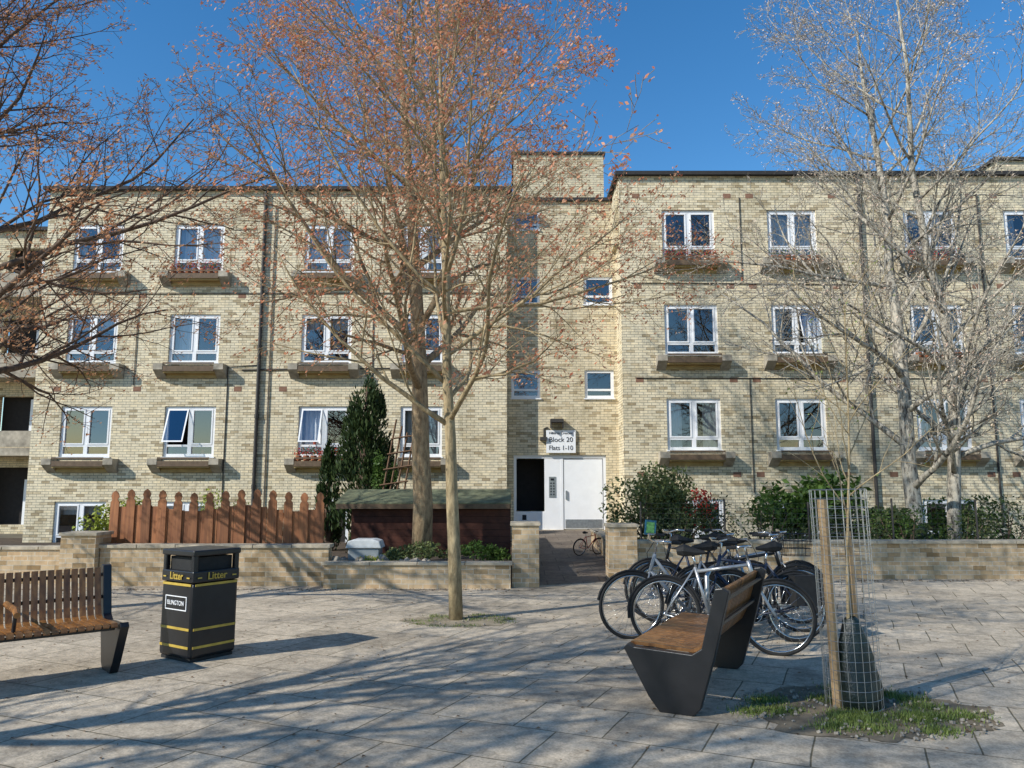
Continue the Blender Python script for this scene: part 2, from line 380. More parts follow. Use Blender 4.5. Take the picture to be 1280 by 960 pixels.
for h in hc[:5]: window((h[0]+h[1])/2,(h[2]+h[3])/2,h[1]-h[0],h[3]-h[2],CY,small=True,style=R.choice([0,5,5]))
wall_holes(W2,-.149,3.119,-.3,10.2,CY,hc,.2)
W2.bb(.05,2.9,23.3,26,10.0,12.02)
W2.bb(15.5,17.8,23.5,26,10.0,11.9)
W2.prism([(3.0,8.6),(3.115,8.6),(3.115,10.0),(3.0,10.0)],21.75,22.59)
hn=[(-17.5,-15.2,.3,2.2),(-17.5,-15.2,3.0,4.6),(-17.5,-15.2,5.7,7.3),(-17.5,-15.2,8.4,9.8)]
wall_holes(W2,-30,-13.76,-.3,10.4,26,hn,.3)
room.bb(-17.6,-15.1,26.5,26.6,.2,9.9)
for i,z in enumerate((2.55,5.1,7.8)):
    ledC.bb(-19,-14.2,24.9,25.99,z,z+.25)
    ledC.bb(-19,-14.2,24.9,24.95,z+.28,z+.80)
for z in(.9,3.6,6.3,9): fr.bb(-16.4,-16.3,26.1,26.2,z-.6,z+.9)
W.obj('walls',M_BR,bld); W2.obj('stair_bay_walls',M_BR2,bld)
rf=MB()
rf.bb(-13.9,-.0,21.85,31,10.3,10.40); rf.bb(3.0,26,21.35,31,10.55,10.66); rf.bb(-.0,3.0,22.5,31,10.2,10.3)
rf.bb(-.01,2.96,23.24,26.1,12.02,12.10); rf.bb(15.4,17.9,23.4,26.1,11.9,12.0); rf.bb(-30,-13.9,25.8,31,10.4,10.52)
rf.obj('roof_edge',M_FELT,bld)
bk=MB(); bk.bb(-13.7,25.9,30,30.9,-.3,10.25); bk.obj('rear_wall',M_BR,bld)
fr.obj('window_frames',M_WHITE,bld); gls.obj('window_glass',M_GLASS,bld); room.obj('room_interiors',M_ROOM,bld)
for c,m in zip(curs,M_CUR):
    if c.f: c.obj('curtains',m,bld)
itA.obj('sill_ornaments_pale',M_CUR[0],bld); itB.obj('sill_ornaments_red',mat('red_glaze',(.35,.08,.05),.4,bmp=0),bld); itC.obj('sill_ornaments_green',mat('green_glaze',(.08,.18,.07),.5,bmp=0),bld)
ledC.obj('ledge_brackets',M_CONC,bld); ledW.obj('ledge_rails',M_DARKW,bld); ledT.obj('ledge_soffits',M_TAN,bld)
pots.obj('flower_pots',M_TERR,bld); flr.obj('window_flowers_red',L_RED,bld); flw.obj('window_flowers_pale',L_WHT,bld); flg.obj('window_plants',L_GR,bld)
v=MB()
for x in(3.6,6.25,6.9,9.3,10.6,13.3,14.0,16.5):
    for z in(1.9,4.55,7.25,9.95): v.bb(x-.11,x+.11,RY-.006,RY+.01,z-.07,z+.07)
for x in(-13.1,-10.8,-7.9,-6.6,-4.1,-1.5):
    for z in(4.35,7.1,9.7): v.bb(x-.11,x+.11,LY-.006,LY+.01,z-.07,z+.07)
v.obj('air_vents',M_VENT,bld)
pp=MB()
pp.tube([(-7.3,LY-.07,0),(-7.3,LY-.07,10.25)],.05,8)
for z in(1.5,3.5,5.5,7.5,9.5): pp.tube([(-7.3,LY-.07,z),(-7.3,LY-.07,z+.12)],.068,8)
pp.tube([(10.05,RY-.07,0),(10.05,RY-.07,10.5)],.05,8)
pp.tube([(-7.0,LY-.03,0),(-7.0,LY-.03,9.8)],.018,5); pp.tube([(-8.2,LY-.02,.4),(-8.2,LY-.02,5.0),(-7.3,LY-.02,5.05)],.015,5)
pp.tube([(-7.8,LY-.02,4.9),(-3.4,LY-.02,4.95)],.022,5)
pp.tube([(-13.7,LY-.02,7.15),(-.3,LY-.02,7.18)],.014,5); pp.tube([(-10.9,LY-.02,4.45),(-10.9,LY-.02,7.15)],.012,5); pp.tube([(-4.0,LY-.02,1.0),(-4.05,LY-.02,7.1)],.014,5)
pp.tube([(6.6,RY-.02,7.4),(6.6,RY-.02,9.9)],.014,5); pp.tube([(3.5,RY-.02,4.6),(12.8,RY-.02,4.58)],.013,5); pp.tube([(3.4,RY-.02,7.35),(9.9,RY-.02,7.3)],.012,5); pp.tube([(6.7,RY-.02,1.4),(6.7,RY-.02,4.6)],.014,5)
pp.tube([(13.5,RY-.03,.5),(13.5,RY-.03,10)],.03,6)
pp.tube([(.95,CY-.03,2.9),(.95,CY-.03,3.25),(1.05,CY-.03,3.28)],.03,6)
pp.obj('drainpipes',M_PIPE,bld)
en=MB(); dk=MB(); 
x0,x1,z0,z1=.05,2.75,.32,2.48; y=CY+.06
en.bb(x0,x1,y,y+.1,z1-.1,z1); en.bb(x0,x0+.08,y,y+.1,z0,z1-.1); en.bb(x1-.08,x1,y,y+.1,z0,z1-.1)
en.bb(.95,1.42,y+.01,y+.09,z0,z1-.1)
en.bb(.13,.95,y+.012,y+.08,z0,.85)
en.bb(1.50,2.66,y+.02,y+.07,z0+.02,z1-.12)
en.bb(1.42,1.50,y,y+.1,z0,z1-.1)
en.obj('entrance_frame',M_WHITE,bld,bevel=.006)
dk.bb(.13,.95,y+.9,y+.95,.85,2.38); dk.bb(1.50,1.508,y+.01,y+.02,z0,z1-.12); dk.bb(2.652,2.66,y+.01,y+.02,z0,z1-.12)
dk.obj('entrance_shadow_gaps',M_ROOM,bld)
k=MB(); k.bb(1.08,1.28,y-.005,y+.01,1.25,1.85); k.bb(1.56,1.60,y-.03,y+.02,1.2,1.45); k.bb(1.55,2.62,y+.008,y+.02,z0+.05,z0+.3)
k.obj('intercom_panel',M_STEEL,bld)
k=MB()
for i in range(5):
    for j in range(2): k.bb(1.12+j*.08,1.16+j*.08,y-.012,y-.004,1.32+i*.08,1.36+i*.08)
k.bb(1.13,1.23,y-.012,y-.004,1.74,1.8); k.bb(.3,.42,y+.004,y+.013,.6,.75); k.obj('intercom_buttons',M_SIGNB,bld)
lamp=MB(); lamp.bb(.82,1.02,CY-.16,CY-.001,2.9,3.0); lamp.bb(1.12,1.5,CY-.3,CY-.001,3.42,3.52); lamp.bb(1.12,1.15,CY-.28,CY-.02,3.26,3.42); lamp.bb(1.47,1.5,CY-.28,CY-.02,3.26,3.42)
lamp.obj('entrance_light_hood',M_PIPE,bld)

def text(body,size,loc,rot,m,parent,name='lettering',ext=.002,sx=1,align='CENTER',off=.012):
    c=bpy.data.curves.new(name,'FONT'); c.body=body; c.size=size; c.extrude=ext; c.align_x=align; c.align_y='CENTER'; c.offset=size*off
    o=bpy.data.objects.new('tmp',c); COL.objects.link(o)
    me=bpy.data.meshes.new_from_object(o.evaluated_get(bpy.context.evaluated_depsgraph_get()))
    bpy.data.objects.remove(o); me.materials.clear(); me.materials.append(m)
    t=bpy.data.objects.new(name,me); COL.objects.link(t); t.parent=parent
    t.location=loc; t.rotation_euler=rot; t.scale=(sx,1,1); return t
sg=empty('building_name_sign')
s=MB(); s.bb(1.00,1.86,CY-.08,CY-.054,2.54,3.20); s.obj('sign_board',M_SIGNW,sg)
H=(math.pi/2,0,0)
text('Hilldrop Crescent',.10,(1.43,CY-.086,3.115),H,M_SIGNB,sg,sx=.95,off=.0)
text('Block 20',.20,(1.43,CY-.086,2.92),H,M_SIGNB,sg,off=.0)
text('Flats 1-10',.19,(1.43,CY-.086,2.68),H,M_SIGNB,sg,sx=.95,off=.0)
sg2=empty('wall_notice_sign'); s=MB(); s.bb(-15.35,-14.9,24.80,24.83,2.95,3.35); s.obj('notice_board',mat('sign_green',(.02,.22,.08),.5,bmp=0),sg2)
s=MB(); s.bb(-15.35,-14.9,24.80,24.83,2.5,2.94); s.obj('notice_panel',M_SIGNW,sg2)

# ------------------------------------------------------------------ garden walls
def gwall(name,x0,x1,y0,y1,h,cap=True,over=.03,ch=.055,capmat=None):
    e=empty(name); m=MB(); m.bb(x0,x1,y0,y1,-.05,h); m.obj('brickwork',M_WALL,e)
    if cap:
        c=MB(); n=max(1,int((x1-x0)/.6)); 
        for i in range(n):
            a=x0-over+(x1-x0+2*over)*i/n; b=x0-over+(x1-x0+2*over)*(i+1)/n
            c.bb(a+.004,b-.004,y0-over,y1+over,h,h+ch+R.uniform(-.004,.004))
        c.obj('coping',capmat or M_COP,e,bevel=.008)
gwall('garden_wall',-6.62,-2.95,12.62,12.86,.60)
gwall('garden_wall',-30,-7.2,12.9,13.12,.55)
gwall('wall_pier',-7.2,-6.64,12.5,12.98,.80)
gwall('planter_wall',-2.94,-.02,12.3,12.5,.36,ch=.05)
gwall('wall_pier',0,.43,12.45,12.9,.96)
gwall('wall_pier',1.62,2.1,13.15,13.6,.90)
gwall('garden_wall',2.11,34,13.55,13.78,.60)
gwall('path_edge_wall',.22,.42,12.92,20,.55)
gwall('path_edge_wall',1.92,2.1,13.62,19,.5)
p=MB(); p.bb(-2.9,-.05,12.5,14.6,0,.34); p.obj('planter_soil',M_SOIL)

# ------------------------------------------------------------------ picket fence
pf=empty('picket_fence'); b=MB()
n=26
for i in range(n):
    x=-6.75+i*(3.6/n); wd=3.6/n-.008
    top=1.22+.05*math.sin(i*.5)
    b.bb(x,x+wd,13.12,13.14,.5,top)
b.bb(-6.75,-3.15,13.145,13.19,.75,.84); b.bb(-6.75,-3.15,13.145,13.19,1.05,1.14)
b.obj('boards',M_FENCE,pf)
b=MB(); n=14
for i in range(n):
    cx=-6.68+i*(3.45/(n-1)); w2=.072; z1=1.36+.03*math.sin(i*.9)
    prof=[(cx-w2,.55),(cx+w2,.55),(cx+w2,z1-.04),(cx+w2*.62,z1),(cx+w2*.92,z1+.06),(cx+w2*.6,z1+.12),(cx,z1+.15),(cx-w2*.6,z1+.12),(cx-w2*.92,z1+.06),(cx-w2*.62,z1),(cx-w2,z1-.04)]
    b.prism(prof,13.095,13.118)
b.obj('pickets',M_FENCE,pf)

# ------------------------------------------------------------------ shed
sh=empty('garden_shed'); b=MB()
for i in range(9): b.box((-1.55,14.96,.20+i*.125),(3.05,.03,.12),Matrix.Rotation(.12,3,'X'))
b.bb(-3.06,-.04,15.0,16.6,.0,1.24); b.obj('shed_walls',M_SHED,sh)
b=MB(); b.add([(-3.35,14.75,1.27),(-.02,14.75,1.27),(-.02,15.9,1.52),(-3.35,15.9,1.52),(-3.35,17.0,1.3),(-.02,17.0,1.3),(-3.35,14.75,1.23),(-.02,14.75,1.23)],[(0,1,2,3),(3,2,5,4),(6,7,1,0)])
b.obj('shed_roof',M_SHEDR,sh)
b=MB(); b.bb(-3.33,-.04,14.73,14.748,1.16,1.25); b.obj('fascia',M_DARKW,sh)
tr=empty('wooden_trellis'); b=MB()
for i in range(4):
    b.tube([(-2.95+i*.16,17.6,1.3),(-2.65+i*.13,17.6,3.1-.15*i)],.022,4)
for i in range(4): b.tube([(-3.0+.08*i,17.57,1.6+i*.35),(-2.35+.08*i,17.57,1.7+i*.35)],.018,4)
b.obj('slats',mat('trellis_wood',(.16,.09,.05),.8),tr)
sb=empty('storage_box'); b=MB(); b.bb(-2.72,-2.2,13.0,13.35,.36,.56); b.obj('body',mat('grey_plastic',(.30,.33,.34),.5,bmp=0),sb,bevel=.02)
b=MB(); b.prism([(-2.76,.565),(-2.16,.565),(-2.2,.68),(-2.3,.71),(-2.62,.71),(-2.72,.68)],12.97,13.38); b.obj('lid',mat('pale_plastic',(.6,.62,.62),.5,bmp=0),sb,bevel=.015)

# ------------------------------------------------------------------ litter bin
lb=empty('litter_bin'); th=math.radians(-34)
MX=Matrix.Translation((-2.98,7.55,.004))@Matrix.Rotation(th,4,'Z')
s=.245
b=MB(); b.bb(-s,s,-s,s,.03,.70); b.obj('body',M_BLACK,lb,MX,bevel=.03)
b=MB(); b.bb(-s+.02,s-.02,-s+.02,s-.02,0,.03); b.bb(-s+.04,s-.04,-s+.04,s-.04,.70,.74); b.obj('plinth',M_RUB,lb,MX)
b=MB()
for sx in(-1,1):
    for sy in(-1,1): b.bb(min(sx*(s-.05),sx*s),max(sx*(s-.05),sx*s),min(sy*(s-.05),sy*s),max(sy*(s-.05),sy*s),.74,.96)
b.bb(-s-.004,s+.004,-s-.004,s+.004,.705,.81); b.bb(-s-.01,s+.01,-s-.01,s+.01,.945,1.0)
b.obj('hood',M_BLACK,lb,MX,bevel=.012)
b=MB(); b.bb(-s+.05,s-.05,-s+.05,s-.05,.80,.93); b.obj('dark_opening',M_RUB,lb,MX)
b=MB()
for z in(.685,.29,.13):
    for q in range(4):
        rr=Matrix.Rotation(q*math.pi/2,3,'Z'); b.box(rr@Vector((0,-s-.003,z)),(2*s-.05 ,.006,.022),rr)
b.obj('yellow_bands',M_GOLD,lb,MX)
def onface(q,x,z,off=.012):
    rr=Matrix.Rotation(q*math.pi/2,4,'Z'); loc=(MX@rr@Vector((x,-s-off,z))); return loc,(math.pi/2,0,th+q*math.pi/2)
for q in(0,1):
    l,r=onface(q,0,.758); text('Litter',.092,l,r,M_GOLD,lb)
    for xx in(-.185,.185):
        l,r=onface(q,xx,.758); text('-',.10,l,r,M_GOLD,lb,sx=1.6)
for q in(0,):
    b=MB(); rr=Matrix.Rotation(q*math.pi/2,3,'Z')
    for (cx,cz,wx,wz) in((0,.575,.33,.008),(0,.455,.33,.008),(-.161,.515,.008,.112),(.161,.515,.008,.112)): b.box(rr@Vector((cx,-s-.003,cz)),(wx,.005,wz),rr)
    b.obj('label_border',M_SIGNW,lb,MX)
    l,r=onface(q,0,.515,.008); text('ISLINGTON',.058,l,r,M_SIGNW,lb,sx=.88,off=.0)

# ------------------------------------------------------------------ benches
def bench(loc,ang,L,arms):
    e=empty('park_bench'); M=Matrix.Translation((loc[0],loc[1],.004))@Matrix.Rotation(ang,4,'Z')
    ends=MB()
    def side(x,th_=.07):
        prof=[(-.04,0),(.20,0),(.25,.05),(.36,.42),(.475,.86),(.43,.885),(.375,.875),(.27,.46),(.20,.415),(-.22,.432),(-.27,.455),(-.30,.42),(-.12,.10)]
        n=len(prof)
        vs=[(x-th_/2,a,z) for a,z in prof]+[(x+th_/2,a,z) for a,z in prof]
        ends.add(vs,[tuple(range(n))[::-1],tuple(range(n,2*n))]+[(i,(i+1)%n,(i+1)%n+n,i+n) for i in range(n)])
    side(-L/2+.0); side(L/2-.0)
    ends.bb(-L/2+.05,L/2-.05,-.2,-.15,.385,.415); ends.bb(-L/2+.05,L/2-.05,.15,.2,.385,.41)
    ends.tube([(-L/2,.36,.60),(L/2,.36,.60)],.018,6); ends.tube([(-L/2,.425,.79),(L/2,.425,.79)],.018,6)
    ends.obj('end_frames',M_BLACK,e,M,bevel=.006)
    sl=MB(); a0_=-L/2+.04; n=int((L-.08)/.06)
    for i in range(n):
        x=a0_+i*(L-.08)/n; w2=.048
        pr=[(-.285,.425),(-.27,.455),(-.1,.452),(.08,.44),(.19,.437),(.245,.46),(.285,.54),(.33,.68),(.385,.86)]
        t=.024; vs=[]
        for (a,z) in pr: vs+=[(x,a,z),(x+w2,a,z)]
        m=len(pr); off=2*m
        for j,(a,z) in enumerate(pr):
            a0,z0=pr[max(j-1,0)]; a1,z1=pr[min(j+1,m-1)]; dx,dz=a1-a0,z1-z0; l=math.hypot(dx,dz); nx_,nz_=dz/l,-dx/l
            vs+=[(x,a+nx_*t,z+nz_*t),(x+w2,a+nx_*t,z+nz_*t)]
        fs=[]
        for j in range(m-1):
            fs+=[(2*j,2*j+1,2*j+3,2*j+2),(off+2*j,off+2*j+2,off+2*j+3,off+2*j+1),(2*j,2*j+2,off+2*j+2,off+2*j),(2*j+1,off+2*j+1,off+2*j+3,2*j+3)]
        fs+=[(0,off,off+1,1),(2*m-2,2*m-1,off+2*m-1,off+2*m-2)]
        sl.add(vs,fs)
    sl.obj('slats',M_SLAT,e,M)
    if arms:
        for ax in arms:
            a=MB(); a.tube([(ax,.24,.62),(ax,-.2,.62),(ax,-.27,.59)],.026,8); a.obj('armrest',M_SLAT,e,M)
            a=MB(); a.tube([(ax,-.2,.6),(ax,-.16,.43)],.015,6); a.tube([(ax,.22,.61),(ax,.31,.6)],.015,6)
            a.obj('armrest_support',M_BLACK,e,M)
bench((-4.12,6.30),math.radians(41),1.8,(.12,))
bench((1.45,6.42),math.radians(-117),1.55,())

# ------------------------------------------------------------------ bicycles
def circ(c,r,n=32,axis='y'):
    return [(c[0]+r*math.cos(2*math.pi*i/n),c[1],c[2]+r*math.sin(2*math.pi*i/n)) for i in range(n)]
def bicycle(loc,ang,lean,frame,col_name,basket=False,bag=False,step=False,scale=1.0,name='bicycle',z0=.004):
    e=empty(name); M=Matrix.Translation((loc[0],loc[1],z0))@Matrix.Rotation(ang,4,'Z')@Matrix.Rotation(lean,4,'X')@Matrix.Scale(scale,4)
    r=.335; B=(.44,0,.28); RH=(0,0,.345); FH=(1.05,0,.345)
    seat=(.30,0,.80); ht=(.80,0,.88); hb=(.85,0,.70)
    t=MB()
    for h in(RH,FH): t.tube(circ(h,r,36),.018,8,closed=True)
    t.obj('tyres',M_RUB,e,M,smooth=True)
    t=MB()
    for h in(RH,FH):
        t.tube(circ(h,r-.022,36),.010,5,closed=True)
        t.tube([(h[0],-.04,h[2]),(h[0],.04,h[2])],.022,8)
        for i in range(24):
            a=2*math.pi*i/24; sgn=.03 if i%2 else -.03
            t.tube([(h[0]+.02*math.cos(a+.8),sgn,h[2]+.02*math.sin(a+.8)),(h[0]+(r-.02)*math.cos(a),0,h[2]+(r-.02)*math.sin(a))],.0016,3)
    t.tube(circ((B[0],-.05,B[2]),.085,20),.006,4,closed=True)
    for sy,dx in((-1,1),(1,-1)):
        t.tube([(B[0],sy*.06,B[2]),(B[0]+dx*.14,sy*.08,B[2]-dx*.09)],.009,5)
    t.tube([(.31,0,.78),(.285,0,.93)],.013,6)
    t.tube([ht,(.78,0,1.0),(.84,0,1.02)],.013,6)
    t.tube([(.70,-.28,1.04),(.80,-.25,1.05),(.84,-.08,1.02),(.84,.08,1.02),(.80,.25,1.05),(.70,.28,1.04)],.011,6)
    t.obj('wheels_and_bars',M_CHROME,e,M,smooth=True)
    f=MB(); tp=.016
    f.tube([seat,B],tp,8); f.tube([ht,hb],.02,8); f.tube([hb,B],.019,8)
    if step: f.tube([(.81,0,.84),(.6,0,.58),(.38,0,.5)],.017,8)
    else: f.tube([(.80,0,.84),(.31,0,.76)],.016,8)
    for sy in(-1,1):
        f.tube([seat,(.1,sy*.05,.5),(0,sy*.055,.345)],.008,6); f.tube([B,(.15,sy*.05,.31),(0,sy*.055,.345)],.009,6)
        f.tube([hb,(.89,sy*.05,.62),(1.0,sy*.055,.42),(1.05,sy*.055,.345)],.010,6)
    f.obj('frame',frame,e,M,smooth=True)
    k=MB()
    k.tube([(.13,0,.955),(.2,0,.965),(.3,0,.95),(.40,0,.945)],[.04,.062,.038,.016],8)
    for sy in(-1,1):
        k.tube([(.70,sy*.28,1.04),(.61,sy*.285,1.035)],.017,6)
        d=1 if sy<0 else -1
        k.box((B[0]+d*.14,sy*.12,B[2]-d*.09),(.09,.08,.02))
    k.tube([(B[0],-.05,B[2]+.085),(0,-.05,.38)],.005,4); k.tube([(B[0],-.05,B[2]-.085),(0,-.05,.31)],.005,4)
    for h,a0,a1 in((RH,20,190),(FH,10,150)):
        k.tube([(h[0]+(r+.03)*math.cos(math.radians(a0+(a1-a0)*i/10)),0,h[2]+(r+.03)*math.sin(math.radians(a0+(a1-a0)*i/10))) for i in range(11)],.014,5)
    k.tube([(.84,.1,1.02),(.9,.05,.9),(.87,.02,.75)],.004,4)
    if bag: k.box((-.08,.1,.52),(.32,.14,.30)); k.box((-.08,-.1,.52),(.32,.14,.30))
    k.obj('saddle_and_trim',M_RUB,e,M)
    if basket:
        q=MB(); 
        for z in(.82,.90,.98,1.06):
            w_=.13+.03*(z-.82)/.24
            q.tube([(1.02-w_,-w_*1.3,z),(1.02+w_,-w_*1.3,z),(1.02+w_,w_*1.3,z),(1.02-w_,w_*1.3,z)],.004,4,closed=True)
        for i in range(7):
            for sy in(-1,1): q.tube([(.90+i*.04,sy*.165,.82),(.885+i*.045,sy*.2,1.06)],.003,3)
            for sx in(-1,1): q.tube([(1.02+sx*.13,-.16+i*.053,.82),(1.02+sx*.16,-.2+i*.066,1.06)],.003,3)
        q.obj('basket',M_BLACK,e,M)
C_SIL=mat('frame_silver',(.45,.46,.47),.3,metal=.6,bmp=0); C_BLK=M_BLACK; C_WHT=mat('frame_pale',(.30,.32,.34),.35,bmp=0); C_BLU=mat('frame_blue',(.02,.03,.06),.35,bmp=0)
def bk2(a,b,lean,*args,**kw):
    dx,dy=b[0]-a[0],b[1]-a[1]; ang=math.atan2(dy,dx); bicycle(a,ang,lean,*args,**kw)
bk2((1.52,7.85),(2.52,7.55),.06,C_SIL,'a')
bk2((2.30,8.45),(1.28,8.35),-.08,C_WHT,'b',step=True)
bk2((2.95,8.2),(1.95,8.05),.05,C_BLU,'c',bag=True)
bk2((2.15,8.9),(3.15,8.75),-.05,C_BLK,'d',basket=True)
bk2((1.75,9.3),(2.8,9.35),.04,C_BLU,'e',step=True)
bk2((2.75,9.75),(1.75,9.6),.06,C_BLK,'f')
bk2((2.35,9.1),(3.3,9.25),-.07,C_SIL,'g',bag=True)
for x in(2.05,2.35):
    e=empty('bike_stand'); t=MB(); t.tube([(x-.1,7.9+ (x-2.05)*2.5,0),(x-.1,7.9+(x-2.05)*2.5,.7),(x-.05,7.95+(x-2.05)*2.5,.76),(x+.2,8.5+(x-2.05)*2.5,.76),(x+.25,8.55+(x-2.05)*2.5,.7),(x+.25,8.55+(x-2.05)*2.5,0)],.025,8); t.obj('hoop',M_STEEL,e,smooth=True)
M_RED=mat('frame_red',(.45,.03,.02),.4,bmp=0)
bicycle((1.42,16.6),math.radians(35),.12,M_RED,'r',scale=.5,name='childs_bicycle',z0=.13)

# ------------------------------------------------------------------ trees
UP=Vector((0,0,1))
def tree(name,base,trunk,levels,bark,leaf,leafn,leafs,seed,spread=.05,k0=10,lean=(0,0,1),rmin=.0):
    rr=random.Random(seed); e=empty(name); T=MB(); Lf=MB()
    def lq(p,s):
        a=Vector((rr.gauss(0,1),rr.gauss(0,1),rr.gauss(0,1))).normalized(); b=a.orthogonal().normalized(); c=a.cross(b)
        Lf.add([p-b*s,p-c*s*.45,p+b*s,p+c*s*.45],[(0,1,2,3)])
    def grow(p,d,L,r,lv):
        P=levels[lv]; n=P['seg']; pts=[p.copy()]; rad=[max(r,rmin)]; dirs=[d.copy()]
        tip=P.get('tip',.25)
        for i in range(n):
            t=(i+1)/n
            d=(d+Vector((rr.gauss(0,1),rr.gauss(0,1),rr.gauss(0,1)))*P['wob']+UP*P['trop']).normalized()
            p=p+d*(L/n); pts.append(p.copy()); rad.append(max(rmin,r*(1-t*(1-tip)))); dirs.append(d.copy())
        T.tube(pts,rad,[k0,6,4,3,3][min(lv,4)],caps=lv<2)
        if lv+1<len(levels):
            nc=P['n']; s0=P['start']; az=rr.random()*6.28
            for c in range(nc):
                t=s0+(1-s0)*((c+rr.random()*.8)/nc); t=min(t,.99)
                f=t*n; i=int(f); q=pts[i].lerp(pts[i+1],f-i); dd=dirs[i+1]
                az+=2.4+rr.uniform(-.5,.5)
                ang=math.radians(rr.gauss(P['ang'],P['ang']*.2))*(1-.35*t if lv==0 else 1)
                o=dd.orthogonal().normalized(); o=Matrix.Rotation(az,3,dd)@o
                cd=(dd*math.cos(ang)+o*math.sin(ang)).normalized()
                cl=L*P['ratio']*(1-P['fall']*t)*rr.uniform(.75,1.2)
                rad_i=rad[i]*(1-(f-i))+rad[min(i+1,n)]*(f-i)
                grow(q,cd,cl,min(rad_i*P.get('rr',.6),rad_i*.9),lv+1)
        if lv>=len(levels)-2 and leafn:
            m=leafn if lv==len(levels)-1 else max(1,leafn//2)
            for _ in range(m):
                t=rr.choice((.35,.7,1.0)); f=t*n; i=min(int(f),n-1); q=pts[i].lerp(pts[i+1],f-i)
                lq(q+Vector((rr.gauss(0,spread),rr.gauss(0,spread),rr.gauss(0,spread))),leafs*rr.uniform(.6,1.3))
    grow(Vector(base),Vector(lean).normalized(),trunk[0],trunk[1],0)
    T.obj('trunk_and_branches',bark,e,smooth=True)
    if Lf.f: Lf.obj('leaves',leaf,e)
    print(name,len(T.f),len(Lf.f))
def LV(n0,ang0,r0,start0,up=.03,wob=.03,n1=9,n2=6,n3=4,up1=None,fall0=.45,rr0=.5):
    L=[dict(seg=12,wob=wob,trop=.02,n=n0,ang=ang0,ratio=r0,fall=fall0,start=start0,rr=rr0,tip=.12),
            dict(seg=9,wob=.08,trop=up+.03 if up1 is None else up1,n=n1,ang=38,ratio=.48,fall=.40,start=.15,rr=.6,tip=.2),
            dict(seg=6,wob=.11,trop=up,n=n2,ang=40,ratio=.5,fall=.4,start=.12,rr=.65,tip=.3),
            dict(seg=4,wob=.12,trop=up,n=n3,ang=42,ratio=.5,fall=.3,start=.2,rr=.7,tip=.4)]
    if n3: L.append(dict(seg=2,wob=.12,trop=up,n=0,ang=40,ratio=.5,fall=.3,start=.2,tip=.5))
    return L
tree('street_tree',(-.67,9.5,0),(8.8,.085),LV(30,66,.47,.245,up=.012,up1=.045,n2=7,fall0=.45,rr0=.55),M_BK1,L_OR,4,.026,11,.028,k0=14,rmin=.0028)
tree('garden_tree',(-1.62,14.1,.3),(11.5,.19),LV(22,58,.48,.24,up=.02,up1=.05,n1=9,rr0=.55),M_BK2,L_OR2,3,.032,5,.035,k0=14,lean=(.05,0,1),rmin=.0045)
tree('garden_tree',(8.05,15.6,0),(12.5,.17),LV(26,66,.38,.12,up=.02,wob=.07,up1=.04),M_BK3,L_BUD,2,.022,21,.03,k0=12,rmin=.004)
tree('garden_tree',(8.95,15.9,0),(12.5,.14),LV(24,62,.36,.12,up=.02,wob=.07,up1=.04),M_BK3,L_BUD,2,.022,22,.03,k0=12,lean=(.03,0,1),rmin=.004)
tree('street_tree',(-7.2,9.2,0),(9.5,.15),LV(30,66,.50,.26,up=.02,up1=.04,n2=7,n1=10,fall0=.30,rr0=.55),M_BK4,L_OR2,5,.027,34,.03,k0=12,rmin=.003)
tree('street_tree',(-7.4,2.6,0),(9.0,.15),LV(26,56,.42,.28,n3=0,rr0=.64),M_BK4,L_OR,0,.02,41,.03,rmin=.007)
tree('street_tree',(-8.5,-1.2,0),(9.5,.15),LV(26,58,.42,.25,n3=0,rr0=.64),M_BK4,L_OR,0,.02,47,.03,rmin=.007)
tree('street_tree',(-4.6,-2.9,0),(9.5,.15),LV(26,58,.40,.3,n3=0,rr0=.64),M_BK4,L_OR,0,.02,53,.03,rmin=.007)
tree('sapling_tree',(2.48,5.82,0),(3.0,.016),[dict(seg=10,wob=.03,trop=.03,n=16,ang=46,ratio=.36,fall=.4,start=.42,rr=.6,tip=.25),dict(seg=6,wob=.08,trop=.03,n=5,ang=35,ratio=.45,fall=.4,start=.3,rr=.7,tip=.4),dict(seg=3,wob=.1,trop=.02,n=0,ang=30,ratio=.4,fall=.3,start=.3,tip=.5)],M_BK1,L_GRASS,2,.012,3,.01,k0=6,lean=(-.03,0,1),rmin=.002)

# ------------------------------------------------------------------ tree guard
tg=empty('tree_guard'); GX,GY=2.49,5.85; gm=MB(); rad=.20
tilt=Matrix.Translation((GX,GY,0))@Matrix.Rotation(math.radians(-1.5),4,'Y')
for i in range(24):
    a=2*math.pi*i/24; q=rad*(1+.03*math.sin(2*a)); gm.tube([(q*math.cos(a),q*math.sin(a),.02),(rad*math.cos(a),rad*math.sin(a),1.57)],.0021,4)
for j in range(24):
    z=.02+j*1.55/23; gm.tube([(rad*(1+.03*math.sin(4*math.pi*i/28))*math.cos(2*math.pi*i/28),rad*math.sin(2*math.pi*i/28),z) for i in range(28)],.0020,4,closed=True)
gm.obj('wire_mesh',M_STEEL,tg,tilt)
st=MB(); st.tube([(-.13,-.02,0),(-.13,-.02,1.5)],.036,8); st.tube([(.09,.1,0),(.09,.1,1.25)],.028,8); st.obj('stakes',M_STAKE,tg,tilt)
bg_=MB(); 
prof=[(.0,.165),(.05,.18),(.14,.165),(.25,.14),(.36,.12),(.48,.10),(.56,.07),(.62,.055),(.64,.03)]
nn=20; vs=[];fs=[]
for (z,r_) in prof:
    for i in range(nn):
        a=2*math.pi*i/nn; q=r_*(1+.10*math.sin(3*a+z*9)+.06*math.sin(7*a-z*20)); vs.append((.03+q*math.cos(a),-.0+q*.85*math.sin(a),z))
